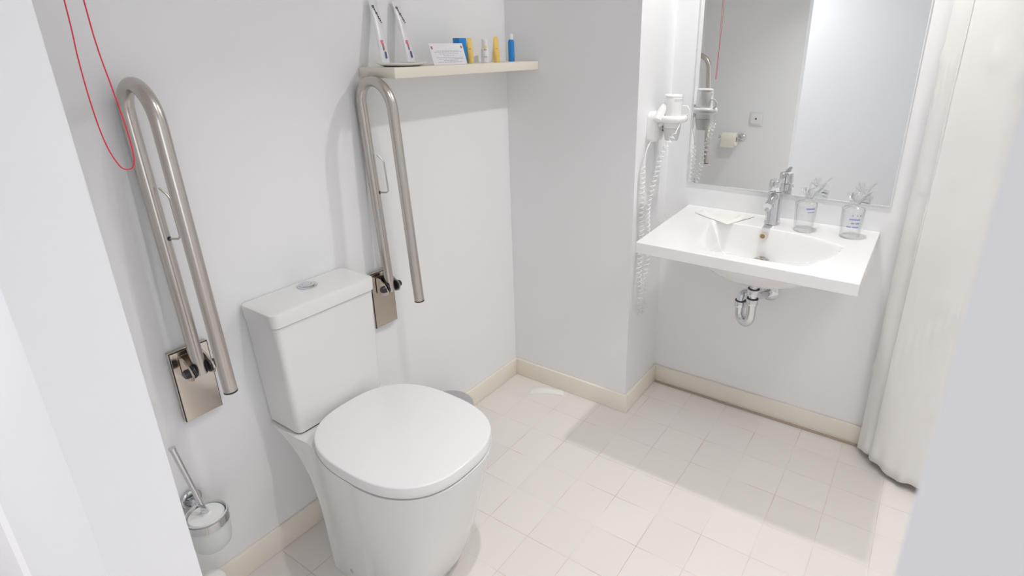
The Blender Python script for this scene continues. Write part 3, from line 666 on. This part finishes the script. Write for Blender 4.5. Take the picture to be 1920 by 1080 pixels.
path = catmull([(0.128, -0.712, 1.245), (0.085, -0.700, 1.19), (0.048, -0.674, 1.13), (0.040, -0.646, 1.01), (0.044, -0.628, 0.91), (0.070, -0.622, 0.80), (0.085, -0.620, 0.70), (0.072, -0.618, 0.62), (0.062, -0.618, 0.55), (0.056, -0.618, 0.475), (0.050, -0.618, 0.455), (0.044, -0.618, 0.475), (0.040, -0.618, 0.55), (0.028, -0.612, 0.64), (0.040, -0.608, 0.72), (0.044, -0.606, 0.82), (0.034, -0.605, 0.95), (0.036, -0.605, 1.07), (0.060, -0.605, 1.13), (0.096, -0.606, 1.16)], 30)
def coil(path, s0, s1, R_, pitch, r_):
    L_ = [0]
    for a, c in zip(path, path[1:]): L_.append(L_[-1]+(c-a).length)
    tot = L_[-1]; out = []; s = 0; i = 0; ds = 0.0010
    nrm = Vector((0, 1, 0)); nrm2 = Vector((1, 0, 0))
    while s < tot:
        while i < len(L_)-2 and L_[i+1] < s: i += 1
        tt = (s-L_[i])/max(1e-9, L_[i+1]-L_[i]); p = path[i].lerp(path[i+1], tt); tg = (path[i+1]-path[i]).normalized()
        n1 = (nrm-tg*nrm.dot(tg)).normalized(); n2 = tg.cross(n1)
        q = min(1, max(0, (s-s0)/0.02))*min(1, max(0, (tot-s1-s)/0.02))
        a = 2*PI*s/pitch; out.append(p+(n1*math.cos(a)+n2*math.sin(a))*R_*q); s += ds
    return out
bm = B(); tube(bm, coil(path, 0.06, 0.10, 0.0085, 0.0190, 0.0017), 0.0021, 7); obj('coiled_cord', bm, m_whitep, t)
bm = B(); tube(bm, catmull([(0.160, -0.606, 1.158), (0.163, -0.604, 1.10), (0.162, -0.603, 1.05), (0.152, -0.602, 1.02), (0.146, -0.602, 1.0)], 6), 0.003, 8); obj('supply_cable', bm, m_whitep, bpy.data.objects['dryer_holder'])

# ------------------------------------------------------------------ toilet roll, wall plate on the left wall
RX, RY, RZ = XD+0.058, -0.262, 0.868
t = thing('roll_holder', 'chrome toilet roll holder fixed to the left wall', 'roll holder', (XD, -0.325, RZ))
bm = B(); lathe(bm, [(0, 0.0005), (0.024, 0.0005), (0.024, 0.008), (0.020, 0.012), (0.009, 0.014), (0.009, 0.05), (0, 0.05)], (XD, -0.332, RZ+0.002), 32, axis=(1, 0, 0)); obj('wall_post', bm, m_chrome, t)
bm = B(); tube(bm, [(RX, -0.336, RZ+0.002), (RX, -0.188, RZ+0.002)], 0.0065, 14); tube(bm, [(RX, -0.191, RZ+0.002), (RX, -0.184, RZ+0.002)], 0.0095, 14); obj('spindle', bm, m_chrome, t)
t = thing('toilet_roll', 'partly used toilet roll on the chrome holder', 'toilet roll', (RX, RY, RZ))
bm = B(); lathe(bm, [(0.018, -0.05), (0.046, -0.05), (0.047, -0.047), (0.047, 0.047), (0.046, 0.05), (0.018, 0.05)], (RX, RY, RZ-0.010), 40, axis=(0, 1, 0), close=True); rl = obj('roll', bm, m_roll, t)
bm = B(); box(bm, RX+0.0455, RX+0.0465, RY-0.048, RY+0.048, RZ-0.062, RZ-0.008); obj('loose_sheet', bm, m_roll, t)
t = thing('wall_plate', 'square white wall plate beside the toilet roll holder', 'wall plate', (XD, -0.418, 1.005))
bm = B(); box(bm, XD+0.0005, XD+0.008, -0.465, -0.372, 0.957, 1.050, 0.003, 2); obj('plate', bm, mat('plate_plastic', (0.76, 0.76, 0.75), 0.3, var=0.01), t)
bm = B(); box(bm, XD+0.008, XD+0.010, -0.452, -0.385, 0.970, 1.037, 0.001, 1); obj('rocker', bm, mat('rocker_plastic', (0.82, 0.82, 0.81), 0.3, var=0.01), t)
bm = B(); lathe(bm, [(0, 0), (0.006, 0), (0.006, 0.002), (0, 0.002)], (XD+0.010, -0.418, 1.004), 16, axis=(1, 0, 0)); obj('indicator', bm, m_black, t)

# ------------------------------------------------------------------ shower curtain
t = thing('shower_curtain', 'long white cloth shower curtain gathered at the right of the washbasin', 'curtain', (0.2, -1.6, 0.02))
keys = [(0.196, -1.517), (0.168, -1.552), (0.140, -1.590), (0.122, -1.632), (0.116, -1.672), (0.128, -1.715), (0.17, -1.745), (0.225, -1.75), (0.262, -1.725), (0.272, -1.66), (0.262, -1.60), (0.275, -1.54), (0.2905, -1.50), (0.284, -1.472), (0.262, -1.470), (0.235, -1.489), (0.208, -1.520), (0.180, -1.562), (0.165, -1.61), (0.175, -1.66)]
base = catmull([(x, y, 0) for x, y in keys], 10); K = len(base)
bm = B(); NZ = 60; Z0, Z1 = 0.028, 2.12; rows = []
for zi in range(NZ+1):
    z = Z0+(Z1-Z0)*zi/NZ; row = []
    for k, p in enumerate(base):
        s = k/(K-1)
        tg = (base[min(k+1, K-1)]-base[max(k-1, 0)]).normalized(); nr = Vector((tg.y, -tg.x, 0))
        lowf = math.exp(-z/0.25)
        wv_ = 0.0016*math.sin(s*34+z*2.0)+math.exp(-z/0.09)*0.0042*math.sin(s*95)+0.0025*math.sin(s*16+z*3.5)
        # horizontal packing creases
        for zc in (0.36, 0.72, 1.08, 1.44): wv_ += 0.0035*1.7*math.exp(-((z-zc-0.02*math.sin(s*20))/0.011)**2)*(1 if math.sin(s*23+zc*7) > -0.3 else 0)
        dia = 0.005*math.exp(-(((z-0.60)-(s-0.12)*1.2)/0.012)**2)
        q = p+nr*(wv_+dia)
        shift = Vector((-0.020*lowf*0.2, 0.0, 0))
        if s > 0.60: q = q+Vector((0, 0.0, 0))
        q = q+shift
        if q.x > 0.2945: q.x = 0.2945
        row.append(bm.verts.new((q.x, q.y, z+0.006*math.sin(s*40)*(1 if zi == 0 else 0))))
    rows.append(row)
for a, c in zip(rows, rows[1:]):
    for k in range(K-1): bm.faces.new((a[k], a[k+1], c[k+1], c[k]))
cu = obj('curtain_cloth', bm, m_curt, t, angle=1.6)
so = cu.modifiers.new('thickness', 'SOLIDIFY'); so.thickness = 0.0014; so.offset = 0
# stitched hem along the free edge
bm = B(); hp = [Vector((0.1975-0.001*math.sin(z*9), -1.5155-0.001*math.sin(z*13), z)) for z in [0.03+2.08*i/80 for i in range(81)]]
tube(bm, hp, [0.0022+0.0006*math.sin(i*1.9) for i in range(81)], 8); obj('stitched_hem', bm, m_hem, cu)
bm = B(); tube(bm, [(R-0.001, -1.62, 2.14), (R-0.012, -1.62, 2.14), (R-0.0125, -1.62, 2.14), (XD+0.0125, -1.62, 2.14), (XD+0.012, -1.62, 2.14), (XD+0.001, -1.62, 2.14)], [0.028, 0.026, 0.0125, 0.0125, 0.026, 0.028], 20)
tag(obj('curtain_rod', bm, m_chrome), 'straight chrome rod carrying the shower curtain', 'rod')

# low pale uneven patch on the floor by the pier
bm = B(); sp_ = [(-0.122, -0.165), (-0.075, -0.140), (-0.058, -0.170), (-0.030, -0.215), (-0.016, -0.290), (-0.045, -0.300), (-0.072, -0.235), (-0.095, -0.200)]
n_ = len(sp_); ce = Vector((sum(p[0] for p in sp_)/n_, sum(p[1] for p in sp_)/n_, 0.014))
lo = [bm.verts.new((x, y, 0.0006)) for x, y in sp_]
mid = [bm.verts.new((ce.x+(x-ce.x)*0.85, ce.y+(y-ce.y)*0.85, 0.007+0.005*((i*37) % 5)/5)) for i, (x, y) in enumerate(sp_)]
c_ = bm.verts.new(ce)
for k in range(n_):
    bm.faces.new((lo[k], lo[(k+1) % n_], mid[(k+1) % n_], mid[k])); bm.faces.new((mid[k], mid[(k+1) % n_], c_))
bm.faces.new(lo[::-1])
tag(obj('pale_patch', bm, m_paper, None, angle=1.2), 'small pale uneven patch on the floor beside the pier baseboard', 'scrap')
